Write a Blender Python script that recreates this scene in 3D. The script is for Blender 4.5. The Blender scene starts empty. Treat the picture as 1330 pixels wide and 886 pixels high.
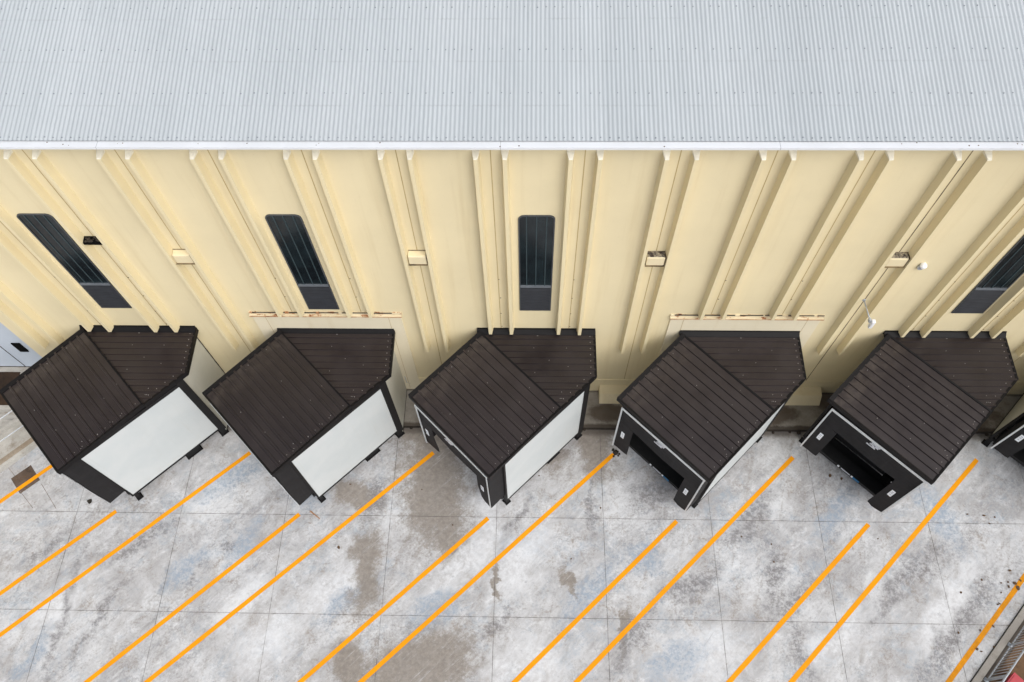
import bpy, math, random
from mathutils import Vector, Matrix
random.seed(7)
R = math.radians
C = bpy.context.scene.collection
S2 = math.sqrt(0.5)
WALL = 12.2          # y of the warehouse wall face
PITCH = 6.4685       # distance between dock shelters

# ------------------------------------------------------------------ helpers
class MB:
    def __init__(s): s.v = []; s.f = []; s.m = []; s.sm = []
    def face(s, pts, mi=0, smooth=False):
        n = len(s.v); s.v += [tuple(p) for p in pts]
        s.f.append(tuple(range(n, n+len(pts)))); s.m.append(mi); s.sm.append(smooth)
    def hexa(s, p, mi=0):          # p: 4 bottom points (ccw) + 4 top points
        n = len(s.v); s.v += [tuple(q) for q in p]
        for q in ((3,2,1,0),(4,5,6,7),(0,1,5,4),(1,2,6,5),(2,3,7,6),(3,0,4,7)):
            s.f.append(tuple(n+i for i in q)); s.m.append(mi); s.sm.append(False)
    def box(s, a, b, mi=0):
        (x0,y0,z0),(x1,y1,z1) = a, b
        s.hexa([(x0,y0,z0),(x1,y0,z0),(x1,y1,z0),(x0,y1,z0),(x0,y0,z1),(x1,y0,z1),(x1,y1,z1),(x0,y1,z1)], mi)
    def fbox(s, fr, a, b, mi=0):   # box in a frame given by fr(p) -> world point
        (x0,y0,z0),(x1,y1,z1) = a, b
        s.hexa([fr(p) for p in [(x0,y0,z0),(x1,y0,z0),(x1,y1,z0),(x0,y1,z0),(x0,y0,z1),(x1,y0,z1),(x1,y1,z1),(x0,y1,z1)]], mi)
    def prism(s, poly, ext, mi=0): # poly: 3D points, extruded by vector ext
        n = len(s.v); k = len(poly); e = Vector(ext)
        s.v += [tuple(p) for p in poly] + [tuple(Vector(p)+e) for p in poly]
        s.f.append(tuple(range(n+k-1, n-1, -1))); s.f.append(tuple(range(n+k, n+2*k)))
        for i in range(k):
            j = (i+1) % k; s.f.append((n+i, n+j, n+k+j, n+k+i))
        s.m += [mi]*(k+2); s.sm += [False]*(k+2)
    def tube(s, a, b, r, seg=8, mi=0, r2=None):
        a, b = Vector(a), Vector(b); d = (b-a).normalized()
        u = d.orthogonal().normalized(); w = d.cross(u); n = len(s.v); r2 = r if r2 is None else r2
        for p, rr in ((a, r), (b, r2)):
            for i in range(seg):
                t = 2*math.pi*i/seg; s.v.append(tuple(p+(u*math.cos(t)+w*math.sin(t))*rr))
        for i in range(seg):
            j = (i+1) % seg; s.f.append((n+i, n+j, n+seg+j, n+seg+i)); s.m.append(mi); s.sm.append(seg > 5)
        s.f.append(tuple(range(n+seg-1, n-1, -1))); s.f.append(tuple(range(n+seg, n+2*seg))); s.m += [mi]*2; s.sm += [False]*2
    def disc(s, c, nrm, r, h, seg=6, mi=0):
        c = Vector(c); nrm = Vector(nrm).normalized(); s.tube(c, c+nrm*h, r, seg, mi, r*.8)
    def dome(s, c, r, axis, mi=0, squash=1.0, rings=4, seg=10):
        c = Vector(c); ax = Vector(axis).normalized(); u = ax.orthogonal().normalized(); w = ax.cross(u); n = len(s.v)
        for k in range(rings):
            ph = math.pi/2*k/rings
            for i in range(seg):
                t = 2*math.pi*i/seg
                s.v.append(tuple(c+(u*math.cos(t)+w*math.sin(t))*r*math.cos(ph)+ax*r*squash*math.sin(ph)))
        s.v.append(tuple(c+ax*r*squash)); top = len(s.v)-1
        for k in range(rings-1):
            for i in range(seg):
                j = (i+1) % seg; s.f.append((n+k*seg+i, n+k*seg+j, n+(k+1)*seg+j, n+(k+1)*seg+i)); s.m.append(mi); s.sm.append(True)
        for i in range(seg):
            j = (i+1) % seg; s.f.append((n+(rings-1)*seg+i, n+(rings-1)*seg+j, top)); s.m.append(mi); s.sm.append(True)
    def build(s, name, mats, parent=None, off=(0,0,0), bevel=0):
        me = bpy.data.meshes.new(name); o3 = Vector(off)
        me.from_pydata([tuple(Vector(p)-o3) for p in s.v], [], s.f)
        mats = mats if isinstance(mats, (list, tuple)) else [mats]
        for m in mats: me.materials.append(m)
        me.polygons.foreach_set('material_index', s.m); me.polygons.foreach_set('use_smooth', s.sm); me.update()
        import bmesh
        bm = bmesh.new(); bm.from_mesh(me); bmesh.ops.recalc_face_normals(bm, faces=bm.faces); bm.to_mesh(me); bm.free()
        o = bpy.data.objects.new(name, me); C.objects.link(o)
        if parent is not None: o.parent = parent
        else: o.location = o3
        if bevel:
            md = o.modifiers.new('Bevel', 'BEVEL'); md.width = bevel; md.segments = 2; md.limit_method = 'ANGLE'
        return o

def tag(o, label=None, cat=None, group=None, kind=None):
    if label: o['label'] = label
    if cat: o['category'] = cat
    if group: o['group'] = group
    if kind: o['kind'] = kind
    return o
def empty(name, loc, label, cat, group=None):
    o = bpy.data.objects.new(name, None); C.objects.link(o); o.location = loc; o.empty_display_size = .3
    return tag(o, label, cat, group)
def copy_tree(o, parent=None):
    c = o.copy(); C.objects.link(c)
    if parent is not None: c.parent = parent
    for ch in list(o.children): copy_tree(ch, c)
    return c

# ------------------------------------------------------------------ materials
class NT:
    def __init__(s, name):
        s.mat = bpy.data.materials.new(name); s.mat.use_nodes = True
        s.t = s.mat.node_tree; s.n = s.t.nodes; s.b = s.n['Principled BSDF']
    def new(s, typ, **kw):
        x = s.n.new(typ)
        for k, v in kw.items(): setattr(x, k, v)
        return x
    def link(s, a, b): s.t.links.new(a, b)
    def put(s, inp, val):
        if hasattr(val, 'is_output') or isinstance(val, bpy.types.NodeSocket): s.link(val, inp)
        else: inp.default_value = val
    def math(s, op, a, b=None, c=None, clamp=False):
        x = s.new('ShaderNodeMath', operation=op, use_clamp=clamp); s.put(x.inputs[0], a)
        if b is not None: s.put(x.inputs[1], b)
        if c is not None: s.put(x.inputs[2], c)
        return x.outputs[0]
    def coord(s, kind='Object'): return s.new('ShaderNodeTexCoord').outputs[kind]
    def mapping(s, vec, loc=(0,0,0), rot=(0,0,0), scale=(1,1,1), typ='POINT'):
        x = s.new('ShaderNodeMapping', vector_type=typ); s.link(vec, x.inputs[0])
        x.inputs['Location'].default_value = loc; x.inputs['Rotation'].default_value = rot; x.inputs['Scale'].default_value = scale
        return x.outputs[0]
    def aniso(s, vec, ang, along, across, loc=(0,0,0)):   # stretch a pattern along the direction ang
        return s.mapping(vec, loc=loc, rot=(0,0,R(ang)), scale=(1/along, 1/across, 1), typ='TEXTURE')
    def noise(s, vec, scale, detail=4, rough=.55, dist=0, color=False):
        x = s.new('ShaderNodeTexNoise'); s.link(vec, x.inputs['Vector'])
        x.inputs['Scale'].default_value = scale; x.inputs['Detail'].default_value = detail
        x.inputs['Roughness'].default_value = rough; x.inputs['Distortion'].default_value = dist
        return x.outputs['Color' if color else 'Fac']
    def ramp(s, val, a, b, lo=0., hi=1., smooth=True):
        x = s.new('ShaderNodeMapRange', interpolation_type='SMOOTHSTEP' if smooth else 'LINEAR'); s.put(x.inputs[0], val)
        for i, q in enumerate((a, b, lo, hi)): x.inputs[i+1].default_value = q
        return x.outputs[0]
    def mix(s, fac, a, b, typ='MIX'):
        x = s.new('ShaderNodeMix', data_type='RGBA', blend_type=typ); s.put(x.inputs[0], fac)
        for i, q in ((6, a), (7, b)):
            if isinstance(q, tuple): q = q if len(q) == 4 else q+(1,)
            s.put(x.inputs[i], q)
        return x.outputs[2]
    def sep(s, vec):
        x = s.new('ShaderNodeSeparateXYZ'); s.link(vec, x.inputs[0]); return x.outputs
    def comb(s, x, y, z=0.):
        c = s.new('ShaderNodeCombineXYZ')
        for i, q in enumerate((x, y, z)): s.put(c.inputs[i], q)
        return c.outputs[0]
    def bump(s, h, strength=.3, dist=.01):
        x = s.new('ShaderNodeBump'); s.link(h, x.inputs['Height']); x.inputs['Strength'].default_value = strength; x.inputs['Distance'].default_value = dist
        s.link(x.outputs[0], s.b.inputs['Normal'])
    def out(s, col=None, rough=None, metal=None, spec=None):
        if col is not None: s.put(s.b.inputs['Base Color'], col+(1,) if isinstance(col, tuple) and len(col) == 3 else col)
        if rough is not None: s.put(s.b.inputs['Roughness'], rough)
        if metal is not None: s.put(s.b.inputs['Metallic'], metal)
        if spec is not None: s.put(s.b.inputs['Specular IOR Level'], spec)
        return s.mat

def plain(name, col, rough=.6, metal=0., var=.12, scale=3., spec=.5):
    n = NT(name); v = n.coord()
    f = n.noise(v, scale, 5, .6)
    c = n.mix(n.ramp(f, .3, .7), tuple(q*(1-var) for q in col), tuple(q*(1+var) for q in col))
    return n.out(c, rough, metal, spec)

def m_wall(name, base=(.74,.642,.42), dirt=1.0):
    n = NT(name); v = n.coord('Object')
    big = n.noise(v, .35, 5, .6); streak = n.noise(n.mapping(v, scale=(3.2,3.2,.16)), 1.0, 5, .6)
    fine = n.noise(v, 9, 4, .6)
    c = n.mix(n.ramp(big, .3, .7), tuple(q*.955 for q in base), tuple(min(1, q*1.03) for q in base))
    c = n.mix(n.math('MULTIPLY', n.ramp(streak, .5, .78), .30*dirt), c, (.54,.42,.22))
    c = n.mix(n.math('MULTIPLY', n.ramp(fine, .55, .8), .10*dirt), c, (.5,.4,.24))
    sp = n.noise(v, 30, 2, .5); c = n.mix(n.math('MULTIPLY', n.ramp(sp, .70, .76), .35*dirt), c, (.3,.2,.1))
    n.bump(n.noise(v, 14, 4, .6), .12, .01)
    return n.out(c, .62, 0, .35)

def m_corr():
    n = NT('galvanised roofing'); v = n.coord(); x, y, z = n.sep(v)
    sh = n.new('ShaderNodeTexWhiteNoise', noise_dimensions='2D')
    row = n.math('FLOOR', n.math('DIVIDE', n.math('ADD', y, 3.7), 7.4))
    n.link(n.comb(n.math('FLOOR', n.math('DIVIDE', x, .8)), row), sh.inputs['Vector'])
    st = n.noise(n.mapping(v, scale=(9,.22,.22)), 1., 5, .65); big = n.noise(v, .3, 4, .6)
    c = n.mix(n.math('MULTIPLY', sh.outputs['Value'], .5), (.455,.495,.52), (.525,.565,.59))
    c = n.mix(n.math('MULTIPLY', n.ramp(st, .45, .75), .4), c, (.36,.395,.42))
    c = n.mix(n.math('MULTIPLY', n.ramp(big, .4, .7), .35), c, (.54,.57,.595))
    ea = n.math('ADD', n.ramp(y, 14.2, 11.9), n.math('MULTIPLY', n.math('SUBTRACT', n.noise(n.mapping(v, scale=(2.2,.5,1)), 1., 6, .7), .5), 1.1))
    c = n.mix(n.math('MULTIPLY', n.ramp(ea, .35, 1.1), .28), c, (.31,.325,.34))
    c = n.mix(n.math('MULTIPLY', n.ramp(n.noise(n.mapping(v, loc=(3,1,1), scale=(1.4,.35,1)), 1., 7, .72), .54, .72), .22), c, (.36,.38,.395))
    # purlin-line grime beside the fixing rows
    fr = n.math('FRACT', n.math('DIVIDE', n.math('SUBTRACT', y, 12.02), 1.137))
    d = n.math('ABSOLUTE', n.math('SUBTRACT', fr, .5))
    g = n.math('MULTIPLY', n.ramp(d, .47, .5), n.ramp(n.noise(v, 2.5, 4, .7), .4, .65))
    c = n.mix(n.math('MULTIPLY', g, .35), c, (.3,.31,.33))
    return n.out(c, n.ramp(st, .2, .8, .55, .7), .0, .22)

def m_brown():
    n = NT('brown coated roof steel'); v = n.coord(); rnd = n.new('ShaderNodeObjectInfo').outputs['Random']; vq = n.new('ShaderNodeVectorMath', operation='ADD'); n.link(v, vq.inputs[0]); n.link(n.comb(n.math('MULTIPLY', rnd, 40), n.math('MULTIPLY', rnd, 23)), vq.inputs[1]); u = vq.outputs[0]
    st = n.noise(n.mapping(u, scale=(.8,5,1)), 1., 4, .6); big = n.noise(u, 1.3, 5, .65)
    base = n.mix(n.ramp(big, .3, .72), (.0150,.0102,.0112), (.0205,.0142,.0152))
    base = n.mix(n.math('MULTIPLY', n.ramp(st, .5, .8), .35), base, (.032,.026,.025))
    sp = n.noise(u, 22, 3, .6); base = n.mix(n.math('MULTIPLY', n.ramp(sp, .70, .80), .4), base, (.13,.11,.095))
    ru = n.noise(u, 2.1, 6, .75); base = n.mix(n.ramp(ru, .735, .77, 0, .6), base, (.10,.042,.022))
    base = n.mix(n.ramp(n.noise(u, .55, 6, .7), .42, .68, 0, .45), base, (.034,.027,.027)); base = n.mix(n.math('MULTIPLY', rnd, .28), base, (.006,.0045,.005))
    return n.out(base, n.ramp(big, .3, .7, .34, .46), .0, .44)

def m_brown_worn():
    # main roof: chalky wear along the left edge, where the sheet ends lie
    n = NT('brown roof steel worn at the sheet ends'); v = n.coord(); rnd = n.new('ShaderNodeObjectInfo').outputs['Random']; vq = n.new('ShaderNodeVectorMath', operation='ADD'); n.link(v, vq.inputs[0]); n.link(n.comb(n.math('MULTIPLY', rnd, 40), n.math('MULTIPLY', rnd, 23)), vq.inputs[1]); u = vq.outputs[0]; x, y, z = n.sep(v)
    big = n.noise(u, 1.3, 5, .65)
    t = n.math('MULTIPLY', n.math('SUBTRACT', x, y), S2); s = n.math('MULTIPLY', n.math('ADD', x, y), S2)
    st = n.noise(n.comb(n.math('MULTIPLY', t, 1.0), n.math('MULTIPLY', s, 14)), 1., 5, .65)
    base = n.mix(n.ramp(big, .3, .72), (.0160,.0111,.0122), (.0215,.0152,.0165))
    base = n.mix(n.math('MULTIPLY', n.ramp(st, .45, .8), .3), base, (.034,.028,.028))
    # left edge lies at t = -1.83-.. in thing space
    e = n.ramp(t, -1.75, -1.18, 1, 0); e = n.math('MULTIPLY', e, n.ramp(n.noise(u, 3.4, 5, .7), .38, .66))
    base = n.mix(n.math('MULTIPLY', e, .36), base, (.10,.082,.07))
    sp = n.noise(u, 20, 3, .6); base = n.mix(n.math('MULTIPLY', n.ramp(sp, .70, .80), .4), base, (.13,.11,.1))
    ru = n.noise(u, 1.9, 6, .75); base = n.mix(n.ramp(ru, .735, .77, 0, .6), base, (.10,.042,.022))
    base = n.mix(n.ramp(n.noise(u, .55, 6, .7), .42, .68, 0, .45), base, (.034,.027,.027)); base = n.mix(n.math('MULTIPLY', rnd, .28), base, (.006,.0045,.005))
    return n.out(base, n.ramp(big, .3, .7, .34, .46), 0, .44)

TAN = [(-3.40,8.7,2.9,1.30,-84),(-2.9,7.0,1.3,.75,-80),(-5.45,5.46,1.7,.57,-90),(-3.5,2.73,2.18,1.13,13),(-5.68,2.52,1.04,.63,-75),(-3.46,10.26,1.8,.75,-16),(-6.16,8.07,1.08,.5,-13),(2.33,10.03,1.34,.75,-85),(1.21,5.29,.62,.18,-56),(-1.08,5.2,.7,.13,-76),(3.16,3.76,.9,.18,-103),(-2.64,6.91,1.,.2,-92),(.59,10.01,1.28,.63,-65)]
DARK = [(-15.21,4.14,2.36,.2,-89),(-14.08,3.87,1.54,.18,-111),(-13.18,6.39,1.52,.28,-143),(-11.23,5.17,.54,.18,59),(-10.24,6.33,.37,.18,82),(-16.51,6.19,1.1,.28,40),(-1.09,3.96,.71,.18,-133),(5.33,5.22,1.34,.4,24),(11.9,5.14,2.02,.33,-134),(12.85,5.84,1.66,.3,-139),(13.71,4.01,2.62,.43,-133),(8.56,3.15,1.18,.38,-91),(8.08,5.66,1.62,.5,-92),(-.09,9.56,1.35,.38,9),(4.41,8.27,1.1,.63,-8),(-.47,7.47,1.17,.2,-122),(2.14,7.71,1.17,.15,-87),(7.73,7.71,1.3,.38,-132),(7.1,6.9,1.06,.25,10),(3.27,3.42,1.35,.38,-123),(-5.34,8.09,1.02,.3,-106),(8.64,4.79,1.18,.38,-142)]
BLUE = [(-7.47,8.76,1.42,.75,-120),(-10.63,8.72,1.42,.5,39),(3.85,5.95,.72,.5,-34),(-3.18,4.25,1.1,.5,-142),(1.97,4.94,1.49,.5,-131),(-11.56,5.48,1.03,.38,-128),(-5.99,4.57,1.24,.38,-145),(4.56,2.86,1.17,.5,-159),(10.49,7.74,1.23,.38,-127),(13.97,7.66,1.36,.5,-68),(-15.84,2.88,.99,.38,-108),(-9.78,6.41,1.09,.38,-112)]
WHITE = [(-2.24,5.75,2.09,.75,42),(-.31,5.9,1.75,.75,-129),(-1.41,7.59,1.2,.5,103),(-8.22,3.46,1.67,.88,-131),(-6.54,4.93,1.56,.63,-138),(-11.21,8.15,1.14,.5,-118),(5.43,3.1,2.14,.88,-169),(-15.44,4.43,1.37,.75,-126),(10.13,3.76,2.23,.63,-149),(13.37,4.64,2.18,.5,-134),(-.04,2.68,1.61,.75,-172),(-9.42,4.52,1.36,.63,-138)]

def m_ground():
    n = NT('stained yard concrete'); v0 = n.coord()
    w = n.noise(v0, 1.1, 5, .62, color=True)
    wv = n.new('ShaderNodeVectorMath', operation='SUBTRACT'); n.link(w, wv.inputs[0]); wv.inputs[1].default_value = (.5,.5,.5)
    ws = n.new('ShaderNodeVectorMath', operation='SCALE'); n.link(wv.outputs[0], ws.inputs[0]); ws.inputs['Scale'].default_value = 1.5
    va = n.new('ShaderNodeVectorMath', operation='ADD'); n.link(v0, va.inputs[0]); n.link(ws.outputs[0], va.inputs[1])
    v = va.outputs[0]
    def group(L):
        acc = None
        for (cx, cy, a, b, ang) in L:
            m = n.mapping(v, loc=(cx, cy, 0), rot=(0,0,R(ang)), scale=(a*1.35, b*1.35, 4), typ='TEXTURE')
            g = n.new('ShaderNodeTexGradient', gradient_type='SPHERICAL'); n.link(m, g.inputs[0])
            acc = g.outputs['Fac'] if acc is None else n.math('MAXIMUM', acc, g.outputs['Fac'])
        return acc
    det = n.noise(v0, 3.0, 9, .74); det2 = n.noise(v0, 6.5, 7, .7); fine = n.noise(v0, 26, 6, .75)
    cloud = n.noise(v0, .42, 7, .66, .6); cloud2 = n.noise(n.mapping(v0, loc=(31,7,0)), .9, 7, .7, .4)
    bay = n.noise(n.aniso(v0, 43, .20, 1.3), 1.0, 7, .66, .3)
    bay2 = n.noise(n.aniso(v0, 45, .32, 4.0, (5,3,0)), 1.0, 6, .68, .2)
    sweep = n.noise(n.aniso(v0, 74, .3, 3.0, (3,9,0)), 1.0, 6, .68, .3)
    grain = n.noise(v0, 14, 8, .8); streakf = n.noise(n.aniso(v0, 44, .55, 8, (2,8,1)), 1.0, 7, .72, .3)
    scuff = n.noise(n.aniso(v0, 52, .7, 12, (12,3,1)), 1.0, 5, .7, .2)
    gb = n.math('SUBTRACT', grain, .5)
    def soft(val, lo, hi, amp=.22): return n.ramp(n.math('ADD', val, n.math('MULTIPLY', gb, amp)), lo, hi)
    patch = n.ramp(n.math('ADD', det2, n.math('MULTIPLY', gb, .6)), .34, .62)
    def lay(c, m, amt, col, p=True):
        m = n.math('MULTIPLY', m, amt)
        if p: m = n.math('MULTIPLY', m, n.math('ADD', n.math('MULTIPLY', patch, .75), .25))
        return n.mix(m, c, col)
    c = n.mix(soft(cloud, .28, .68), (.38,.373,.375), (.605,.612,.625))
    c = lay(c, soft(bay, .44, .72, .35), .85, (.27,.262,.265))
    c = lay(c, soft(bay2, .48, .78, .5), .60, (.26,.248,.245))
    c = lay(c, soft(sweep, .48, .74, .45), .72, (.285,.258,.232))
    mott = n.noise(n.mapping(v0, loc=(6,11,2)), 1.7, 10, .80, .7)
    c = n.mix(n.math('MULTIPLY', n.ramp(mott, .50, .72), .62), c, (.25,.243,.245))
    c = n.mix(n.math('MULTIPLY', n.ramp(mott, .49, .33), .62), c, (.69,.70,.715))
    mott2 = n.noise(n.aniso(v0, 38, 1.6, 5.0, (6,21,2)), 1.0, 9, .80, .8)
    c = n.mix(n.math('MULTIPLY', n.ramp(mott2, .52, .70), .50), c, (.265,.26,.265))
    c = n.mix(n.math('MULTIPLY', n.ramp(mott2, .46, .32), .50), c, (.69,.70,.715))
    c = lay(c, soft(n.noise(n.mapping(v0, loc=(9,2,4)), .9, 10, .80, .8), .48, .66, .4), .72, (.31,.37,.435))
    c = lay(c, soft(n.noise(n.mapping(v0, loc=(1,22,4)), 1.3, 10, .80, .8), .515, .65, .4), .72, (.27,.228,.19))
    def mask(L, lo, hi, amp=.9, ga=.5):
        g = group(L); k = n.math('ADD', g, n.math('MULTIPLY', n.math('SUBTRACT', det, .5), amp))
        k = n.math('ADD', k, n.math('MULTIPLY', gb, ga)); k = n.math('ADD', k, n.math('MULTIPLY', n.math('SUBTRACT', streakf, .5), .6))
        return n.ramp(k, lo, hi)
    c = lay(c, mask(WHITE, .10, .85, 1.3, .8), .85, (.70,.71,.73))
    c = lay(c, mask(BLUE, .05, .70, 1.5, .9), .90, (.29,.345,.415))
    tan = n.mix(n.ramp(det2, .32, .72), (.195,.170,.146), (.30,.266,.232))
    c = n.mix(n.math('MULTIPLY', mask(TAN, .06, .62, 1.15, .75), .92), c, tan)
    c = lay(c, mask(DARK, -.04, .90, 1.2, .7), .82, (.165,.157,.162))
    # white dried wash breaking up every stain, brushed along the bays
    c = n.mix(n.math('MULTIPLY', n.ramp(n.math('ADD', streakf, n.math('MULTIPLY', gb, .5)), .56, .74), .42), c, (.655,.66,.68))
    c = n.mix(n.math('MULTIPLY', n.ramp(scuff, .60, .76), .40), c, (.20,.19,.19))
    c = n.mix(n.math('MULTIPLY', n.ramp(grain, .54, .74), .42), c, (.26,.25,.24))
    c = n.mix(n.math('MULTIPLY', n.ramp(grain, .44, .28), .38), c, (.69,.695,.71))
    c = n.mix(n.math('MULTIPLY', n.ramp(fine, .56, .74), .35), c, (.22,.21,.2))
    c = n.mix(n.math('MULTIPLY', n.ramp(n.noise(n.mapping(v0, loc=(4,4,4)), 40, 3, .6), .68, .75), .55), c, (.12,.10,.085))
    c = n.mix(n.math('MULTIPLY', n.ramp(n.noise(n.mapping(v0, loc=(14,4,4)), 11, 3, .6), .73, .77), .6), c, (.12,.10,.085))
    x, y, z = n.sep(v0)
    # damp dirt along the foot of the walkway
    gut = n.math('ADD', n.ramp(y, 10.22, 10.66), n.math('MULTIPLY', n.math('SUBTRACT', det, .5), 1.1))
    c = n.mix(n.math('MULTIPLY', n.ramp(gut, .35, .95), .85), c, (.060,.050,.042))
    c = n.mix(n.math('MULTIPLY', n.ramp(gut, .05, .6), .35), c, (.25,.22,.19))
    # sawn slab joints, with dirt caught beside them
    wob = n.math('MULTIPLY', n.math('SUBTRACT', n.noise(v0, 1.6, 3, .5), .5), .02)
    def joint(p, period, ph):
        q = n.math('DIVIDE', n.math('ADD', n.math('ADD', p, wob), ph), period)
        return n.math('MULTIPLY', n.math('ABSOLUTE', n.math('SUBTRACT', n.math('FRACT', q), .5)), period*1.0)
    # centre of a joint where fract = .5
    jx = joint(x, 3.668, 1.138+3.668*.5+3.668*20); jy = joint(y, 3.275, -7.40+3.275*.5+3.275*20)
    j = n.math('MINIMUM', jx, jy)
    jl = n.math('MULTIPLY', n.ramp(j, .004, .012, 1, 0), n.ramp(n.noise(v0, 2.2, 5, .7), .3, .62, .25, .95))
    c = n.mix(n.math('MULTIPLY', n.math('MULTIPLY', n.ramp(j, .0, .12, 1, 0), n.ramp(det, .45, .7)), .4), c, (.22,.2,.18))
    c = n.mix(jl, c, (.07,.06,.053))
    h = n.math('SUBTRACT', n.math('MULTIPLY', fine, .3), jl)
    n.bump(h, .25, .008)
    return n.out(c, n.ramp(det2, .3, .7, .62, .85), 0, .3)

def m_concrete(name, a=(.30,.28,.25), b=(.44,.42,.39), dirt=(.12,.09,.06), amt=.6):
    n = NT(name); v = n.coord()
    c = n.mix(n.ramp(n.noise(v, .9, 7, .68), .3, .7), a, b)
    c = n.mix(n.math('MULTIPLY', n.ramp(n.noise(n.mapping(v, loc=(7,1,2)), 1.4, 7, .72), .5, .68), amt), c, dirt)
    f = n.noise(v, 24, 5, .7); c = n.mix(n.math('MULTIPLY', n.ramp(f, .5, .75), .35), c, tuple(q*.5 for q in a))
    n.bump(f, .2, .008)
    return n.out(c, .85, 0, .3)

def m_walk():
    n = NT('walkway concrete'); v = n.coord(); x, y, z = n.sep(v)
    d = n.noise(v, 2.2, 8, .74); f = n.noise(v, 22, 5, .7)
    c = n.mix(n.ramp(n.noise(v, .9, 7, .68), .3, .7), (.235,.215,.19), (.36,.338,.305))
    c = n.mix(n.math('MULTIPLY', n.ramp(n.noise(n.mapping(v, loc=(7,1,2)), 1.4, 7, .72), .5, .68), .45), c, (.13,.10,.075))
    acc = None
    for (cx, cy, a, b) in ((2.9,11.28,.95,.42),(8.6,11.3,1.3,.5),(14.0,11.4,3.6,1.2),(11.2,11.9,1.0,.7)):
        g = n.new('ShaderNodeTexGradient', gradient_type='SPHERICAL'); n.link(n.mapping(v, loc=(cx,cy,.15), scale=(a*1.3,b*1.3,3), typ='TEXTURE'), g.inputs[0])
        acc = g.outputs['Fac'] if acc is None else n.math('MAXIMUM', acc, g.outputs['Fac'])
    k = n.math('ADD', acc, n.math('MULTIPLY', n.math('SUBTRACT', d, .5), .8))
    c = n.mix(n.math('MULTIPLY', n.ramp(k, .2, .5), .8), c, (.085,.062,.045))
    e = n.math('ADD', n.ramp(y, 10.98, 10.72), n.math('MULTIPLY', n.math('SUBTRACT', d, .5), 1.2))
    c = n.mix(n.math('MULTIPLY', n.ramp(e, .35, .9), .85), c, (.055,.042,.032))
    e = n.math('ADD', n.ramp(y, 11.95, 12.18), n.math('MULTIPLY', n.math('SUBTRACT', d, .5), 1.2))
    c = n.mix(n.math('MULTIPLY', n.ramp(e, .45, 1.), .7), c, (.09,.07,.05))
    c = n.mix(n.math('MULTIPLY', n.ramp(f, .5, .75), .35), c, (.12,.11,.1))
    n.bump(f, .2, .008)
    return n.out(c, .85, 0, .3)

def m_line(dirt=0.):
    n = NT('worn orange floor paint'); v = n.coord()
    c = n.mix(n.ramp(n.noise(v, 2.0, 6, .7), .3, .75), (.84,.335,.004), (.76,.285,.006))
    wear = n.math('MULTIPLY', n.ramp(n.noise(v, 9, 8, .82), .54, .70), .38)
    c = n.mix(wear, c, (.50,.36,.2))
    if dirt: c = n.mix(n.math('MULTIPLY', n.ramp(n.noise(n.mapping(v, loc=(1,1,5)), 2.5, 8, .8), .3, .62), dirt), c, (.33,.14,.02))
    blot = n.ramp(n.noise(n.mapping(v, loc=(3,8,1)), 1.1, 7, .8), .655, .72, 0, .7)
    c = n.mix(blot, c, (.10,.075,.05))
    return n.out(c, .7, 0, .15)

def m_panel(name='white insulated panel', a=(.51,.55,.56), b=(.56,.59,.595), grime=(.48,.49,.46)):
    n = NT(name); v = n.coord()
    c = n.mix(n.ramp(n.noise(v, .8, 5, .6), .3, .7), a, b)
    st = n.noise(n.mapping(v, scale=(7,7,.4)), 1., 5, .65)
    c = n.mix(n.math('MULTIPLY', n.ramp(st, .52, .8), .3), c, grime)
    x, y, z = n.sep(v); low = n.math('MULTIPLY', n.ramp(z, .5, 1.1, 1, 0), n.ramp(n.noise(v, 3, 5, .7), .4, .7))
    c = n.mix(n.math('MULTIPLY', low, .4), c, (.4,.4,.37))
    return n.out(c, .5, 0, .4)

def m_black(name, col, rough, spec=.4):
    n = NT(name); v = n.coord()
    c = n.mix(n.ramp(n.noise(v, 3, 6, .7), .3, .72), col, tuple(q*1.45 for q in col))
    st = n.noise(n.mapping(v, scale=(8,8,.5)), 1., 5, .7); c = n.mix(n.math('MULTIPLY', n.ramp(st, .55, .8), .35), c, tuple(q*2.4+.01 for q in col))
    n.bump(n.noise(v, 7, 4, .6), .15, .02)
    return n.out(c, rough, 0, spec)

def m_rust():
    n = NT('peeling paint over rusty steel'); v = n.coord()
    f = n.noise(n.mapping(v, scale=(1.6,1.6,5)), 1.6, 8, .78)
    c = n.mix(n.ramp(f, .40, .50), (.66,.52,.36), (.48,.28,.15)); c = n.mix(n.ramp(f, .56, .61), c, (.30,.11,.045))
    c = n.mix(n.ramp(f, .64, .68), c, (.05,.03,.02))
    return n.out(c, .8, 0, .2)

def m_lintel():
    n = NT('cream ledge with rust spots'); v = n.coord()
    f = n.noise(n.mapping(v, scale=(1,1,3)), 3.2, 6, .72)
    c = n.mix(n.ramp(n.noise(v, 1.5, 5, .6), .3, .7), (.62,.53,.36), (.71,.62,.44))
    c = n.mix(n.ramp(f, .54, .60), c, (.36,.15,.06)); c = n.mix(n.ramp(f, .62, .66), c, (.08,.04,.025))
    return n.out(c, .8, 0, .2)

def m_dirty_ledge():
    n = NT('cream block with bird dirt'); v = n.coord()
    f = n.noise(v, 7, 7, .75)
    c = n.mix(n.ramp(f, .36, .5), (.42,.36,.25), (.19,.165,.125)); c = n.mix(n.ramp(f, .49, .58), c, (.045,.035,.03))
    n.bump(f, .6, .03)
    return n.out(c, .9, 0, .2)

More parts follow.
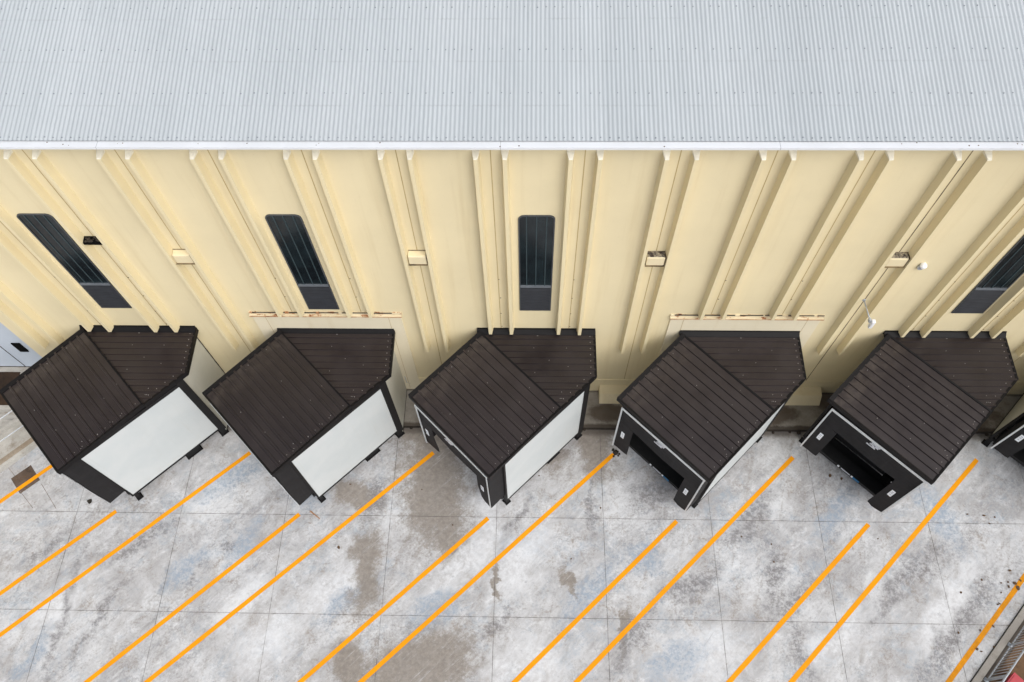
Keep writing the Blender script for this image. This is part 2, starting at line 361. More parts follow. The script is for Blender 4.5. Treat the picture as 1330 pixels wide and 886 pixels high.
M = {}
M['wall'] = m_wall('cream wall paint'); M['rib'] = m_wall('cream rib paint', (.745,.645,.415), .7); M['ribtop'] = plain('light painted on rib top', (.84,.80,.68), .7); M['infill'] = m_wall('repainted cream infill', (.755,.68,.51), .8)  # rib tops lightened in colour so the upward faces read as lit
M['corbel'] = m_wall('corbel cream paint', (.735,.635,.42), 1.2); M['corr'] = m_corr()
M['gutter'] = plain('white gutter steel', (.70,.72,.75), .45, 0, .03, 1.2); M['screw'] = plain('roof screw washers', (.22,.24,.27), .6)
M['bright_screw'] = plain('bright screw heads', (.34,.32,.31), .45, .2); M['dark'] = plain('black joint', (.03,.025,.02), .8)
M['crack'] = plain('dirty open seam', (.14,.10,.05), .9, 0, .8, 2.); M['seam'] = plain('tan panel seam', (.46,.35,.17), .9); M['brown'] = m_brown(); M['brown_worn'] = m_brown_worn()  # seam is the tan joint line between wall panels
M['flash'] = m_black('dark flashing steel', (.0050,.0045,.0050), .55, .18); M['panel'] = m_panel(); M['panel_bounce'] = m_panel('white panel tinted with wall bounce', (.52,.52,.46), (.58,.57,.51), (.42,.39,.30))  # second panel colour has the cream wall's reflected light painted in
M['curtain'] = m_black('black curtain vinyl', (.0125,.012,.013), .7, .22); M['steel_black'] = m_black('black painted steel', (.008,.0075,.008), .6, .25)
M['deep'] = m_black('dull black rubber and interior shade', (.0035,.0035,.0035), .95, .05); M['alu'] = plain('aluminium trim', (.62,.65,.66), .4, .15, .06, 4); M['sticker'] = plain('white vinyl', (.80,.83,.86), .4, 0, .03)  # dull black serves rubber parts and the painted dark inside the shelters
M['print'] = plain('grey print', (.42,.45,.49), .5); M['blue'] = plain('blue print', (.02,.13,.27), .6); M['logo'] = plain('silver print', (.56,.58,.62), .4, .1)
M['plate'] = m_black('chequer plate', (.013,.013,.013), .6, .25); M['ground'] = m_ground(); M['walk'] = m_walk(); M['rot'] = m_concrete('rotted black dirt', (.020,.016,.012), (.05,.038,.028), (.008,.006,.005), .6)
M['ramp'] = m_concrete('ramp concrete', (.34,.325,.295), (.50,.485,.455), (.17,.12,.075), .6); M['rampdirt'] = m_concrete('brown dirt on the ramp', (.22,.17,.12), (.36,.31,.25), (.10,.07,.04), .7); M['kerb'] = m_concrete('kerb concrete', (.27,.25,.225), (.37,.35,.32), (.14,.12,.09), .4)
M['line'] = m_line(); M['line_dirty'] = m_line(.55); M['cut'] = plain('saw cut', (.20,.17,.15), .9, 0, .5, 4.); M['rust'] = m_rust(); M['lintel'] = m_lintel(); M['ledge'] = m_dirty_ledge(); M['door'] = plain('pale blue grey door paint', (.50,.56,.64), .45, 0, .04, .8)
M['galv'] = plain('galvanised rail', (.42,.45,.49), .45, .35, .1, 6); M['white_rail'] = plain('pale handrail paint', (.70,.74,.79), .4)
M['mud'] = m_concrete('brown soil', (.085,.05,.028), (.16,.095,.05), (.035,.02,.012), .6); M['red'] = plain('red plastic', (.42,.045,.06), .45, 0, .08, 5); M['white'] = plain('white housing plastic', (.80,.81,.83), .35)
M['leaf'] = plain('dry leaf brown', (.11,.065,.035), .9, 0, .5, 30); M['clod'] = plain('black grit', (.03,.024,.018), .95, 0, .4, 30); M['wood'] = plain('weathered splinter', (.36,.20,.11), .85)
M['mat'] = m_concrete('coir matting', (.018,.011,.007), (.055,.03,.016), (.008,.006,.005), .65); M['grate'] = m_concrete('rusty drain iron', (.075,.05,.035), (.15,.11,.085), (.02,.015,.012), .6)
def m_glass():
    n = NT('tinted window glass'); v = n.coord()
    c = n.mix(n.ramp(n.noise(v, 1.2, 5, .6), .3, .7), (.004,.006,.008), (.012,.021,.025))
    c = n.mix(n.math('MULTIPLY', n.ramp(n.noise(n.mapping(v, scale=(9,9,.35)), 1., 5, .7), .55, .8), .35), c, (.035,.065,.078))
    c = n.mix(n.math('MULTIPLY', n.ramp(n.noise(v, 18, 4, .7), .66, .74), .3), c, (.08,.1,.11))
    return n.out(c, .16, 0, .35)
M['glass'] = m_glass(); M['bar'] = plain('teal grey window bar', (.028,.048,.056), .5); M['wframe'] = plain('dark window gasket', (.055,.06,.068), .55); M['louvre'] = plain('dark louvre blade', (.015,.017,.022), .5, 0, .2)
M['transom'] = plain('grey transom', (.13,.145,.165), .5)

# ------------------------------------------------------------------ setting
g = MB(); g.face([(-150,-150,0),(150,-150,0),(150,150,0),(-150,150,0)])
for (a, b) in (((-18.07,8.11),(-17.42,7.52)),((-17.39,8.39),(-16.58,7.50)),((-18.43,8.66),(-18.95,9.12))):   # saw cuts round the drain
    A, B = Vector((a[0],a[1],.002)), Vector((b[0],b[1],.002)); d = (B-A).normalized(); p = Vector((-d.y,d.x,0))*.010
    g.face([A-p,B-p,B+p,A+p], 1)
tag(g.build('ground', [M['ground'],M['cut']]), kind='structure')

wk = MB()
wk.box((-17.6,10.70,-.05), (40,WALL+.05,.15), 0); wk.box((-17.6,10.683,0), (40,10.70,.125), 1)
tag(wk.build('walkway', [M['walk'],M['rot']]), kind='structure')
wd = MB()   # dirt and rot packed against the foot of the walkway step
for x in [i*.31-17 for i in range(160)]:
    if random.random() < .6:
        r = random.uniform(.03,.08); wd.dome((x+random.uniform(-.1,.1), 10.685-random.uniform(0,.06), 0), r, (0,-.3,1), 0, random.uniform(.4,1.0), 3, 7)
tag(wd.build('gutter_dirt', M['rot']), 'black rotted dirt lying along the foot of the raised concrete walkway', 'dirt', kind='stuff')

# orange bay lines: (end near the shelter, far end), all at floor level
LINES = [((-17.20,9.09),(-22.2,4.4),'orange bay line crossing the square drain grate'),
 ((-14.431,7.439),(-21.0,1.53),'orange bay line ending in front of the leftmost dock shelter'),
 ((-10.121,9.648),(-22.2,-1.26),'orange bay line running out from between the leftmost two dock shelters'),
 ((-7.983,7.414),(-18.8,-2.54),'orange bay line ending just below the second dock shelter from the left'),
 ((-3.479,9.724),(-16.4,-2.0),'orange bay line running out across the large tan stain beside the middle dock shelter'),
 ((-1.429,7.365),(-11.6,-2.03),'orange bay line ending just below the middle dock shelter'),
 ((2.99,9.74),(-9.6,-1.91),'orange bay line starting at the black anchor stub beside the fourth dock shelter'),
 ((5.035,7.343),(-4.4,-1.52),'orange bay line ending just below the fourth dock shelter from the left'),
 ((9.351,9.697),(-2.8,-1.84),'orange bay line running out between the fourth and fifth dock shelters'),
 ((11.52,7.322),(2.2,-1.49),'orange bay line ending just below the fifth dock shelter from the left'),
 ((15.799,9.686),(4.0,-1.62),'orange bay line running out to the right of the fifth dock shelter'),
 ((17.2,6.60),(9.2,-1.28),'dirty orange bay line nearest the metal railing, spotted with mud')]
for (a, b, lab) in LINES:
    A, B = Vector((a[0],a[1],.004)), Vector((b[0],b[1],.004)); d = (B-A).normalized(); p = Vector((-d.y,d.x,0))*.074
    m = MB(); n = 40
    prev = None
    for i in range(n+1):       # slightly uneven painted edges
        q = A.lerp(B, i/n); l = q+p*(1+random.uniform(-.05,.05)); r = q-p*(1+random.uniform(-.05,.05))
        if prev: m.face([prev[0], prev[1], r, l])
        prev = (l, r)
    tag(m.build('bay_line', M['line_dirty' if lab.startswith('dirty') else 'line'], off=tuple(A)), lab, 'floor marking', 'orange bay lines on the yard')

# ------------------------------------------------------------------ warehouse
wh = empty('warehouse', (0,WALL,0), 'cream ribbed warehouse wall under a pale corrugated metal roof', 'warehouse')
WO = (0,WALL,0)
SL = math.tan(R(12)); EY, EZ = 11.99, 13.385
w = MB(); XD0, XD1 = -20.4, -17.2
YB = 42.0
w.box((XD1,WALL,0), (31,WALL+.4,13.3)); w.box((XD0,WALL,5.4), (XD1,WALL+.4,13.3)); w.box((-31,WALL,0), (XD0,WALL+.4,13.3))
w.box((XD0,WALL,0), (XD1,WALL+.4,1.18))
w.box((-31,WALL+.4,0), (-30.6,YB,13.3)); w.box((30.6,WALL+.4,0), (31,YB,13.3)); w.box((-31,YB,0), (31,YB+.4,13.3))
for sx in (-31, 30.6): w.prism([(sx,WALL+.4,13.3),(sx,YB,13.3),(sx,(WALL+YB)/2,13.3+SL*(YB-WALL)/2-.35)], (.4,0,0))
w.box((XD1,WALL-.025,.15), (31,WALL+.01,1.08))           # plinth band
for i in range(-14, 15):                                     # panel seams between the ribs of each pair
    x = -.958+2.166*i
    if x > XD1: w.box((x-.012,WALL-.004,1.1), (x+.012,WALL+.01,13.28), 3 if i == 5 else 1)
    if x > XD1 and i % 3 != 2:
        for z in (7.55,6.55,5.65,4.85): w.disc((x+.02+random.uniform(-.02,.02),WALL-.001,z), (0,-1,0), .022, .004, 6, 2)
wall = w.build('wall', [M['wall'],M['seam'],M['dark'],M['crack']], wh, WO)

def rib(x, zb, zt=12.86):
    m = MB(); d = .235
    a, b = .09, .048
    m.prism([(x-a,WALL,zb),(x-b,WALL-d,zb),(x+b,WALL-d,zb),(x+a,WALL,zb)], (0,0,zt-.06-zb))
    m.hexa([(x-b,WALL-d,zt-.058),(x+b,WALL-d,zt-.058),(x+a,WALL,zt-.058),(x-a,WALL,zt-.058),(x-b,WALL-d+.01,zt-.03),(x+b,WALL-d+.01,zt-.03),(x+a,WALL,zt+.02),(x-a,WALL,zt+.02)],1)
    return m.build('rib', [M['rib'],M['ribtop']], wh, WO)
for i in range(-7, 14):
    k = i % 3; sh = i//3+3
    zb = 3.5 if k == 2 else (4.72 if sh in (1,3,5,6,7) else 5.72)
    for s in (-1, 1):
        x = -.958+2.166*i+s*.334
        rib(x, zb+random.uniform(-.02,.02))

def corbel(x, dirty):
    m = MB(); z0, z1, d = 8.57, 8.96, .19
    m.prism([(x-.245,WALL,z0),(x-.245,WALL-d,z0),(x-.245,WALL-d,z1-.06),(x-.245,WALL-d+.03,z1-.03),(x-.245,WALL,z1)], (.49,0,0), 0)
    o = m.build('corbel', M['corbel'], wh, WO, bevel=.01)
    t = MB(); t.box((x-.262,WALL-.22,z0-.022), (x+.262,WALL-.002,z0-.004),0); t.box((x-.262,WALL-.012,z1), (x+.262,WALL-.002,z1+.025),0)
    t.box((x+.246,WALL-.2,z0), (x+.262,WALL-.002,z1),0)
    t.build('open_joint', M['crack'], o, WO)
    if dirty:
        q = MB(); n = 9; grid = [[(x-.24+.48*i/n, WALL-.005-.165*j/4, z1+.004+(random.uniform(0,.03) if 0 < i < n and j < 4 else 0)-.03*(j/4)) for i in range(n+1)] for j in range(5)]
        for j in range(4):
            for i in range(n): q.face([grid[j][i],grid[j][i+1],grid[j+1][i+1],grid[j+1][i]],0,True)
        q.build('bird_dirt', M['ledge'], o, WO)
        tag(o, 'corbel with black bird dirt on its ledge')
for i, dirty in ((-4,False),(-1,False),(2,True),(5,True),(8,True)): corbel(-.958+2.166*i, dirty)

# rusty lintel strips with repainted infill below, over the second and fourth docks
for x0, x1 in ((-8.80,-4.05),(4.32,8.98)):
    inf = MB(); inf.box((x0+.02,WALL-.045,.2), (x1-.02,WALL+.01,5.52)); inf.build('infill_panel', M['infill'], wh, WO)
    for xs in (x0+.42, x1-.43): e = MB(); e.box((xs,WALL-.049,.3), (xs+.012,WALL-.02,5.5)); e.build('infill_seam', M['seam'], wh, WO)
    l = MB(); l.box((x0-.02,WALL-.11,5.53), (x1+.02,WALL+.01,5.585)); l.box((x0-.02,WALL-.05,5.585), (x1+.02,WALL+.01,5.69))
    lo = l.build('lintel_strip', M['lintel'], wh, WO)
    q = MB(); q.box((x0-.02,WALL-.118,5.535), (x1+.02,WALL-.108,5.575)); q.build('rusty_edge', M['rust'], lo, WO)
    xx = x0+.1
    while xx < x1-.2:
        ln = random.uniform(.5,1.1); s = MB(); s.box((xx,WALL-.054,5.675+random.uniform(-.01,.01)), (min(xx+ln,x1),WALL-.04,5.715)); s.build('open_crack', M['dark'], lo, WO); xx += ln+random.uniform(.06,.2)

# sloped concrete plinth block under the fourth shelter
b = MB(); b.prism([(2.52,WALL,.15),(2.52,11.64,.15),(2.52,11.86,.56),(2.52,WALL,.62)], (8.05,0,0)); b.build('plinth_block', M['corbel'], wh, WO, bevel=.015)
# small conduit on the wall beside the middle shelter
cd = MB(); cd.tube((-4.55,WALL-.03,1.25),(-4.55,WALL-.03,.75),.02); cd.tube((-4.55,WALL-.03,.75),(-4.42,WALL-.03,.68),.02); cd.tube((-4.55,WALL-.03,1.25),(-4.6,WALL+.01,1.27),.02); cd.build('conduit', M['galv'], wh, WO)

def window(xc):
    z0, z1, zt = 5.87, 10.52, 7.23; hw = .475; r = .16
    def outline(h, top, bot, rr, y):
        pts = [(xc-h,y,bot),(xc+h,y,bot)]
        for k in range(7): a = math.pi/2*k/6; pts.append((xc+h-rr+rr*math.cos(a), y, top-rr+rr*math.sin(a)))
        for k in range(7): a = math.pi/2+math.pi/2*k/6; pts.append((xc-h+rr+rr*math.cos(a), y, top-rr+rr*math.sin(a)))
        return pts
    f = MB(); o = outline(hw,z1,z0,r,WALL-.03); i = outline(hw-.035,z1-.035,z0+.035,r-.03,WALL-.03); k = len(o)
    for a in range(k):
        c = (a+1) % k; f.face([o[a],o[c],i[c],i[a]])
        f.face([o[a],o[c],(o[c][0],WALL+.01,o[c][2]),(o[a][0],WALL+.01,o[a][2])]); f.face([i[a],i[c],(i[c][0],WALL+.01,i[c][2]),(i[a][0],WALL+.01,i[a][2])])
    win = MB(); win.prism(outline(hw-.03,z1-.03,zt+.02,r-.03,WALL-.012), (0,.014,0)); wo = win.build('window', M['glass'], wh, WO)
    f.build('window_frame', M['wframe'], wo, WO)
    for q in (-.26,0,.26):
        m = MB(); m.box((xc+q-.015,WALL-.028,zt+.03), (xc+q+.015,WALL-.010,z1-.04)); m.build('glazing_bar', M['bar'], wo, WO)
    m = MB(); m.box((xc-hw+.03,WALL-.05,zt-.045), (xc+hw-.03,WALL-.005,zt+.045)); m.build('transom', M['transom'], wo, WO)
    m = MB(); m.box((xc-hw+.03,WALL-.006,z0+.03), (xc+hw-.03,WALL-.002,zt-.04),1)
    nb = 8
    for j in range(nb):
        z = z0+.06+(zt-z0-.15)*j/nb
        m.hexa([(xc-hw+.035,WALL-.05,z),(xc+hw-.035,WALL-.05,z),(xc+hw-.035,WALL-.006,z+.09),(xc-hw+.035,WALL-.006,z+.09),
                (xc-hw+.035,WALL-.05,z+.015),(xc+hw-.035,WALL-.05,z+.015),(xc+hw-.035,WALL-.006,z+.105),(xc-hw+.035,WALL-.006,z+.105)],0)
    m.build('louvre', [M['louvre'],M['deep']], wo, WO)
for xc in (-12.90,-6.40,.125,13.20): window(xc)

# roof: corrugated sheets, ridge far behind
rf = MB(); pitch = .1; nseg = 6; amp = .011
ridge = (WALL+YB)/2+.2; x0, x1 = -31.4, 31.4
nx = int((x1-x0)/pitch*nseg)
def rp(i, y):
    x = x0+i*pitch/nseg; base = EZ+SL*(y-EY) if y <= ridge else EZ+SL*(2*ridge-EY-y)
    return (x, y, base+.02+amp*math.cos(2*math.pi*i/nseg))
ys = [EY-.02, 16.0, ridge, YB+.8]
vs = []
for y in ys: vs += [rp(i, y) for i in range(nx+1)]
rf.v = vs
for k in range(len(ys)-1):
    for i in range(nx):
        rf.f.append((k*(nx+1)+i, k*(nx+1)+i+1, (k+1)*(nx+1)+i+1, (k+1)*(nx+1)+i)); rf.m.append(0); rf.sm.append(True)
nrm = Vector((0,-math.sin(R(12)),math.cos(R(12))))
for row in range(0, 7):
    y = 12.02+1.137*row+(.03 if row == 0 else 0); pat = [4,2,4,3] if row else [2,2,2]
    i = 3
    while i < nx//nseg-3:
        x = x0+i*pitch; z = EZ+.02+amp+SL*(y-EY)
        if abs(x) < 19: rf.disc((x,y+random.uniform(-.012,.012),z-.002), nrm, random.uniform(.014,.021), .010, 6, 1)
        i += random.choice(pat)
ro = rf.build('roof', [M['corr'],M['screw']], wh, WO)
gt = MB(); gt.box((-31.4,11.80,13.305), (31.4,11.985,13.37)); gt.box((-31.4,11.985,13.31), (31.4,12.6,13.345))
for x in (-15.3,-9.7,-.7,5.4,12.3): gt.box((x-.003,11.798,13.304), (x+.003,11.986,13.372),1)
for k in range(22):
    x = random.uniform(-13,13); gt.disc((x,random.uniform(11.82,11.96),13.37), (0,0,1), random.uniform(.008,.02), .004, 6, 2)
gt.build('gutter', [M['gutter'],M['screw'],M['leaf']], wh, WO)

# pale door in its recess at the left end
d = MB(); d.box((XD0,WALL+.25,1.2), (XD1,WALL+.32,5.4)); d.box((-18.60,WALL+.238,1.2), (-18.575,WALL+.25,5.38),1); d.box((XD0,WALL+.24,1.2), (XD1,WALL+.25,1.23),1)
do = d.build('door', [M['door'],M['dark']], wh, WO)
d = MB(); d.box((-18.05,WALL+.20,2.44), (-17.74,WALL+.25,3.05)); d.build('door_slot', M['deep'], do, WO, bevel=.02)

# ------------------------------------------------------------------ fittings on the wall
t = empty('wall_lamp', (9.66,WALL-.25,6.95), 'white lamp head on a thin grey arm standing out from a cream rib', 'lamp')
lo = (9.66,WALL-.25,6.95)
a = MB(); a.tube((9.66,WALL-.25,6.95),(9.70,11.30,6.93),.018); a.disc((9.66,WALL-.25,6.95),(0,-1,0),.06,.02,8); a.box((9.67,11.24,6.86),(9.73,11.34,6.97)); a.build('arm', M['galv'], t, lo)
a = MB(); a.box((9.735,11.17,6.62),(9.845,11.30,6.98)); a.build('lamp_head', M['white'], t, lo, bevel=.03)
t = empty('security_camera', (10.72,WALL,8.36), 'small white dome fixed to the cream wall right of a dirty corbel', 'camera'); lo = (10.72,WALL,8.36)
a = MB(); a.tube((10.72,WALL,8.32),(10.72,WALL-.07,8.32),.09,12); a.build('mount', M['galv'], t, lo)
a = MB(); a.dome((10.75,WALL-.05,8.42),.10,(.1,-.6,.6),0,1.0,5,12); a.build('dome', M['white'], t, lo)
t = empty('wall_fitting', (-11.79,WALL,9.5), 'small black box fitting with debris on top between two ribs high above the leftmost shelter', 'wall fitting'); lo = (-11.79,WALL,9.5)
a = MB(); a.prism([(-12.05,WALL,9.42),(-12.05,WALL-.2,9.42),(-12.05,WALL-.2,9.50),(-12.05,WALL,9.56)],(.50,0,0)); a.build('housing', M['deep'], t, lo, bevel=.01)
a = MB()
for k in range(26): a.dome((-12.0+random.uniform(0,.4),WALL-random.uniform(.03,.17),9.53),random.uniform(.02,.045),(random.uniform(-.4,.4),random.uniform(-.4,.2),1),0,random.uniform(.5,1.2),2,6)
a.build('debris', M['clod'], t, lo)

# ------------------------------------------------------------------ dock shelter
# local plan: s runs into the building along the truck axis, t across from left to right
AX, AY = -3.79, 9.94; OX, OY = -1.10, 9.60       # roof front-left corner and the base point of the middle shelter
def st(p):
    s, t, z = p; return (AX+(s+t)*S2-OX, AY+(s-t)*S2-OY, z)
def zmain(s, t): return 4.42+.25*s/3.02-.12*t/3.66
def make_shelter():
    root = empty('dock_shelter', (OX,OY,0), 'x', 'dock shelter', 'dark roofed dock shelters along the warehouse wall')
    F = st
    # main roof
    m = MB(); L, W = 3.05, 3.66
    top = [F((s,t,zmain(s,t))) for s, t in ((0,0),(0,W),(L,W),(L,0))]
    m.hexa([(p[0],p[1],p[2]-.05) for p in top]+top, 0)
    npan = 11; pw = 3.0/npan
    for k in range(1, npan):
        s = .05+k*pw
        for (t0, t1) in ((.10, W-.05),):
            pr = [F((s+ds,t0,zmain(s+ds,t0)+h)) for ds, h in ((-.040,-.002),(-.026,.042),(.026,.042),(.040,-.002))]
            pe = [F((s+ds,t1,zmain(s+ds,t1)+h)) for ds, h in ((-.040,-.002),(-.026,.042),(.026,.042),(.040,-.002))]
            for i in range(3): m.face([pr[i],pr[i+1],pe[i+1],pe[i]])
            m.face(pr); m.face(pe)
        for tt in (.35,1.4,2.5,3.45):
            if random.random() < .33: m.disc(F((s+random.uniform(-.11,.11),tt+random.uniform(-.12,.12),zmain(s,tt)+.001)),(0,0,1),.011,.03,6,1)
        if random.random() < .7: m.disc(F((s+.1,W-.18,zmain(s,W)+.001)),(0,0,1),.012,.02,6,1)
    main = m.build('main_roof', [M['brown_worn'],M['bright_screw']], root)
    e = MB()
    def strip(p0, p1, wv, up, dn):   # edge flashing from p0 to p1, width vector wv (inwards)
        p0, p1, wv = Vector(p0), Vector(p1), Vector(wv); u = Vector((0,0,up)); q = Vector((0,0,-dn))
        e.hexa([p0+q,p1+q,p1+wv+q,p0+wv+q,p0+u,p1+u,p1+wv+u*.55,p0+wv+u*.55])
    zf = lambda s, t, o=0.: F((s,t,zmain(s,t)+o))
    strip(zf(0,-.012),zf(L,-.012),Vector(F((0,.14,0)))-Vector(F((0,0,0))),.05,.16)     # left
    strip(zf(-.012,0.),zf(-.012,W),Vector(F((.065,0,0)))-Vector(F((0,0,0))),.022,.14)   # front
    strip(zf(0,W+.012),zf(L,W+.012),Vector(F((0,-.075,0)))-Vector(F((0,0,0))),.026,.16) # right
    strip(zf(L,.05),zf(L,W-.02),Vector(F((-.045,0,0)))-Vector(F((0,0,0))),.045,.08)
    e.build('edge_flashing', M['flash'], main)
    # wedge roof, sheets parallel to the wall
    B = Vector(F((3.02,0,0))); Fp = Vector(F((3.02,W,0))); D = Vector(F((4.61,W,0))); Cc = Vector((D.x,WALL-OY-.0,0))
    wz = lambda y: 4.625-.047*(WALL-OY-y)
    Bw = Vector((B.x-.08,WALL-OY,0))
    pol = [Bw, B, Fp, D, Cc]
    m = MB(); tops = [(p.x,p.y,wz(p.y)-.02) for p in pol]; n = len(tops)
    m.prism([(p[0],p[1],p[2]-.05) for p in tops], (0,0,.05))
    y = WALL-OY-.30
    while y > Fp.y+.1:
        xl = B.x+(B.y-y)-.02 if y < B.y else Bw.x
        xr = D.x-.03 if y > D.y else D.x-(D.y-y)-.04
        z = wz(y)-.02
        prof = ((-.040,-.002),(-.024,.030),(.024,.030),(.040,-.002))
        a = [(xl-dy*0,y+dy,z+h) for dy, h in prof]; b = [(xr,y+dy,z+h) for dy, h in prof]
        for i in range(3): m.face([a[i],a[i+1],b[i+1],b[i]])
        m.face(a); m.face(b)
        xs = xr-.14
        m.disc((xs,y+.09,z),(0,0,1),.012,.022,6,1)
        for q in range(3):
            xx = xl+(xr-xl)*random.uniform(.15,.85)
            if random.random() < .3: m.disc((xx,y+.1,z),(0,0,1),.010,.02,6,1)
        y -= .215
    wr = m.build('wedge_roof', [M['brown'],M['bright_screw']], root)
    e = MB()
    p0 = Vector((D.x+.012,D.y,wz(D.y)-.02)); p1 = Vector((Cc.x+.012,Cc.y,wz(Cc.y)-.02)); strip(p0,p1,(-.075,0,0),.026,.16)
    p0 = Vector(F((3.05,W+.012,wz(Fp.y)-.02))); p1 = Vector((D.x+.012,D.y,wz(D.y)-.02)); strip(p0,p1,Vector(F((0,-.075,0)))-Vector(F((0,0,0))),.026,.16)
    yb = WALL-OY-.004
    e.hexa([(Bw.x,yb-.17,wz(yb)-.03),(Cc.x,yb-.17,wz(yb)-.03),(Cc.x,yb,wz(yb)-.03),(Bw.x,yb,wz(yb)-.03),(Bw.x,yb-.17,wz(yb)-.01),(Cc.x,yb-.17,wz(yb)-.01),(Cc.x,yb-.035,wz(yb)+.10),(Bw.x,yb-.035,wz(yb)+.10)])
    e.hexa([(Bw.x,yb-.035,wz(yb)-.03),(Cc.x,yb-.035,wz(yb)-.03),(Cc.x,yb,wz(yb)-.03),(Bw.x,yb,wz(yb)-.03),(Bw.x,yb-.035,wz(yb)+.13),(Cc.x,yb-.035,wz(yb)+.13),(Cc.x,yb,wz(yb)+.13),(Bw.x,yb,wz(yb)+.13)])
    e.build('edge_flashing', M['flash'], wr)
    # insulated side panels in black steel frames
    m = MB(); m.fbox(F,(.68,3.55,.56),(4.15,3.61,4.09)); m.build('side_panel', M['panel'], root)
    m = MB(); m.fbox(F,(.68,.10,.56),(3.06,.16,4.12)); o = m.build('side_panel', M['panel_bounce'], root)
    m = MB()
    xw = 1.84-OX-0
    m.box((xw-.05,F((4.33,3.6,0))[1]+.0,.16),(xw,WALL-OY-.01,4.52)); o = m.build('side_panel', M['panel_bounce'], root); tag(o, 'shaded side panel next to the wall')
    m = MB()
    m.fbox(F,(.62,3.50,.50),(.68,3.625,4.12)); m.fbox(F,(.62,3.50,.48),(4.34,3.625,.56)); m.fbox(F,(.62,3.46,4.09),(4.4,3.625,4.24))
    m.fbox(F,(.62,.085,.48),(3.1,.17,.56)); m.fbox(F,(.62,.085,4.12),(3.1,.17,4.26)); m.fbox(F,(.62,.085,.50),(.68,.17,4.12))
    m.fbox(F,(.62,.17,.48),(.70,3.50,.58)); m.fbox(F,(.62,.17,4.08),(.72,3.5,4.24))
    m.box((xw-.03,F((4.33,3.6,0))[1]+.02,.12),(xw+.012,WALL-OY-.01,.17)); m.box((xw-.03,WALL-OY-.035,.15),(xw+.012,WALL-OY-.006,4.5))
    m.build('steel_frame', M['steel_black'], root)
    m = MB(); m.fbox(F,(4.15,3.40,.30),(4.40,3.63,4.45)); m.build('corner_post', M['steel_black'], root, bevel=.01)
    for t0 in (.172,3.52): m = MB(); m.fbox(F,(.68,t0,.58),(3.0,t0+.02,4.1)); m.build('inner_dark_sheet', M['deep'], root)  # black sheets added over the inner panel faces to paint the interior dark
    # legs
    for s, t, hs, ht in ((.72,3.50,.06,.07),(3.02,3.42,.26,.09),(4.24,3.50,.10,.11),(.72,.2,.06,.07),(2.5,.3,.2,.09)):
        m = MB(); m.fbox(F,(s-hs,t-ht,.02),(s+hs,t+ht,.50)); m.fbox(F,(s-hs-.05,t-ht-.05,0.002),(s+hs+.05,t+ht+.05,.025)); m.build('leg', M['steel_black'], root)
    # front curtain box
    tl, tr = .25, 3.54; zt = 4.10
    m = MB(); m.fbox(F,(.02,tl,.98),(.66,tl+.04,zt)); m.build('side_curtain', M['curtain'], root)
    m = MB()
    m.hexa([F((.02,tr-.04,.90)),F((.66,tr-.04,.97)),F((.66,tr,.97)),F((.02,tr,.90)),F((.02,tr-.04,zt)),F((.66,tr-.04,zt)),F((.66,tr,zt)),F((.02,tr,zt))])
    m.build('side_curtain', M['curtain'], root)
    m = MB(); m.fbox(F,(.02,tl,zt),(.68,tr,zt+.03)); m.build('top_curtain', M['curtain'], root)
    def sheet(name, fn, nu, nv, thick=.025, parent=root, mat='curtain'):
        q = MB(); P0 = [[fn(i/nu,j/nv) for i in range(nu+1)] for j in range(nv+1)]
        for off, sg in ((0,1),(thick,-1)):
            for j in range(nv):
                for i in range(nu):
                    q.face([F((P0[b][a][0]+off,P0[b][a][1],P0[b][a][2])) for a, b in ((i,j),(i+1,j),(i+1,j+1),(i,j+1))],0,True)
        rim = [P0[0][i] for i in range(nu+1)]+[P0[j][nu] for j in range(1,nv+1)]+[P0[nv][i] for i in range(nu-1,-1,-1)]+[P0[j][0] for j in range(nv-1,0,-1)]
        for k in range(len(rim)):
            a, b = rim[k], rim[(k+1) % len(rim)]; q.face([F(a),F(b),F((b[0]+thick,b[1],b[2])),F((a[0]+thick,a[1],a[2]))])
        return q.build(name, M[mat], parent)
    zo = 3.10
    hd = sheet('header_curtain', lambda a, b: (.0+.03*math.sin(b*3.1)+.012*math.sin(a*9)*(1-b), tl+(tr-tl)*a, zo+(zt-.03-zo)*b+.02*math.sin(a*7)*(1-b)), 18, 5)
    lf = sheet('flap_curtain', lambda a, b: (.012+.05*a*a*(1-b)**2+.01*math.sin(b*8), tl+.59*a, (1.0+.03*math.sin(a*5))+(zo-1.0)*b), 6, 10)
    rt = sheet('flap_curtain', lambda a, b: (.012+.06*(1-a)**2*(1-b)**2+.01*math.sin(b*7+1), tr-.57+.57*a, (.90-.26*min(1-a,.72)*(1.0 if a > .3 else .8))*(1-b)+zo*b), 6, 10)
    for fl, tc in ((lf,.52),(rt,3.21)):
        m = MB(); m.fbox(F,(-.008,tc-.065,2.10),(.004,tc+.065,2.52),0)
        for zz in (2.2,2.32,2.41): m.fbox(F,(-.011,tc-.03,zz),(-.007,tc+.03,zz+.035),1)
        m.build('sticker', [M['sticker'],M['print']], fl)
    # silver emblem: three staggered bars joined by slanting strokes
    m = MB(); tc = 1.86; z = 3.98
    def sl(t0, t1, za, zb_, w=.05): m.hexa([F((-.03,t0,za)),F((-.01,t0,za)),F((-.01,t1,zb_)),F((-.03,t1,zb_)),F((-.03,t0,za+w)),F((-.01,t0,za+w)),F((-.01,t1,zb_+w)),F((-.03,t1,zb_+w))])
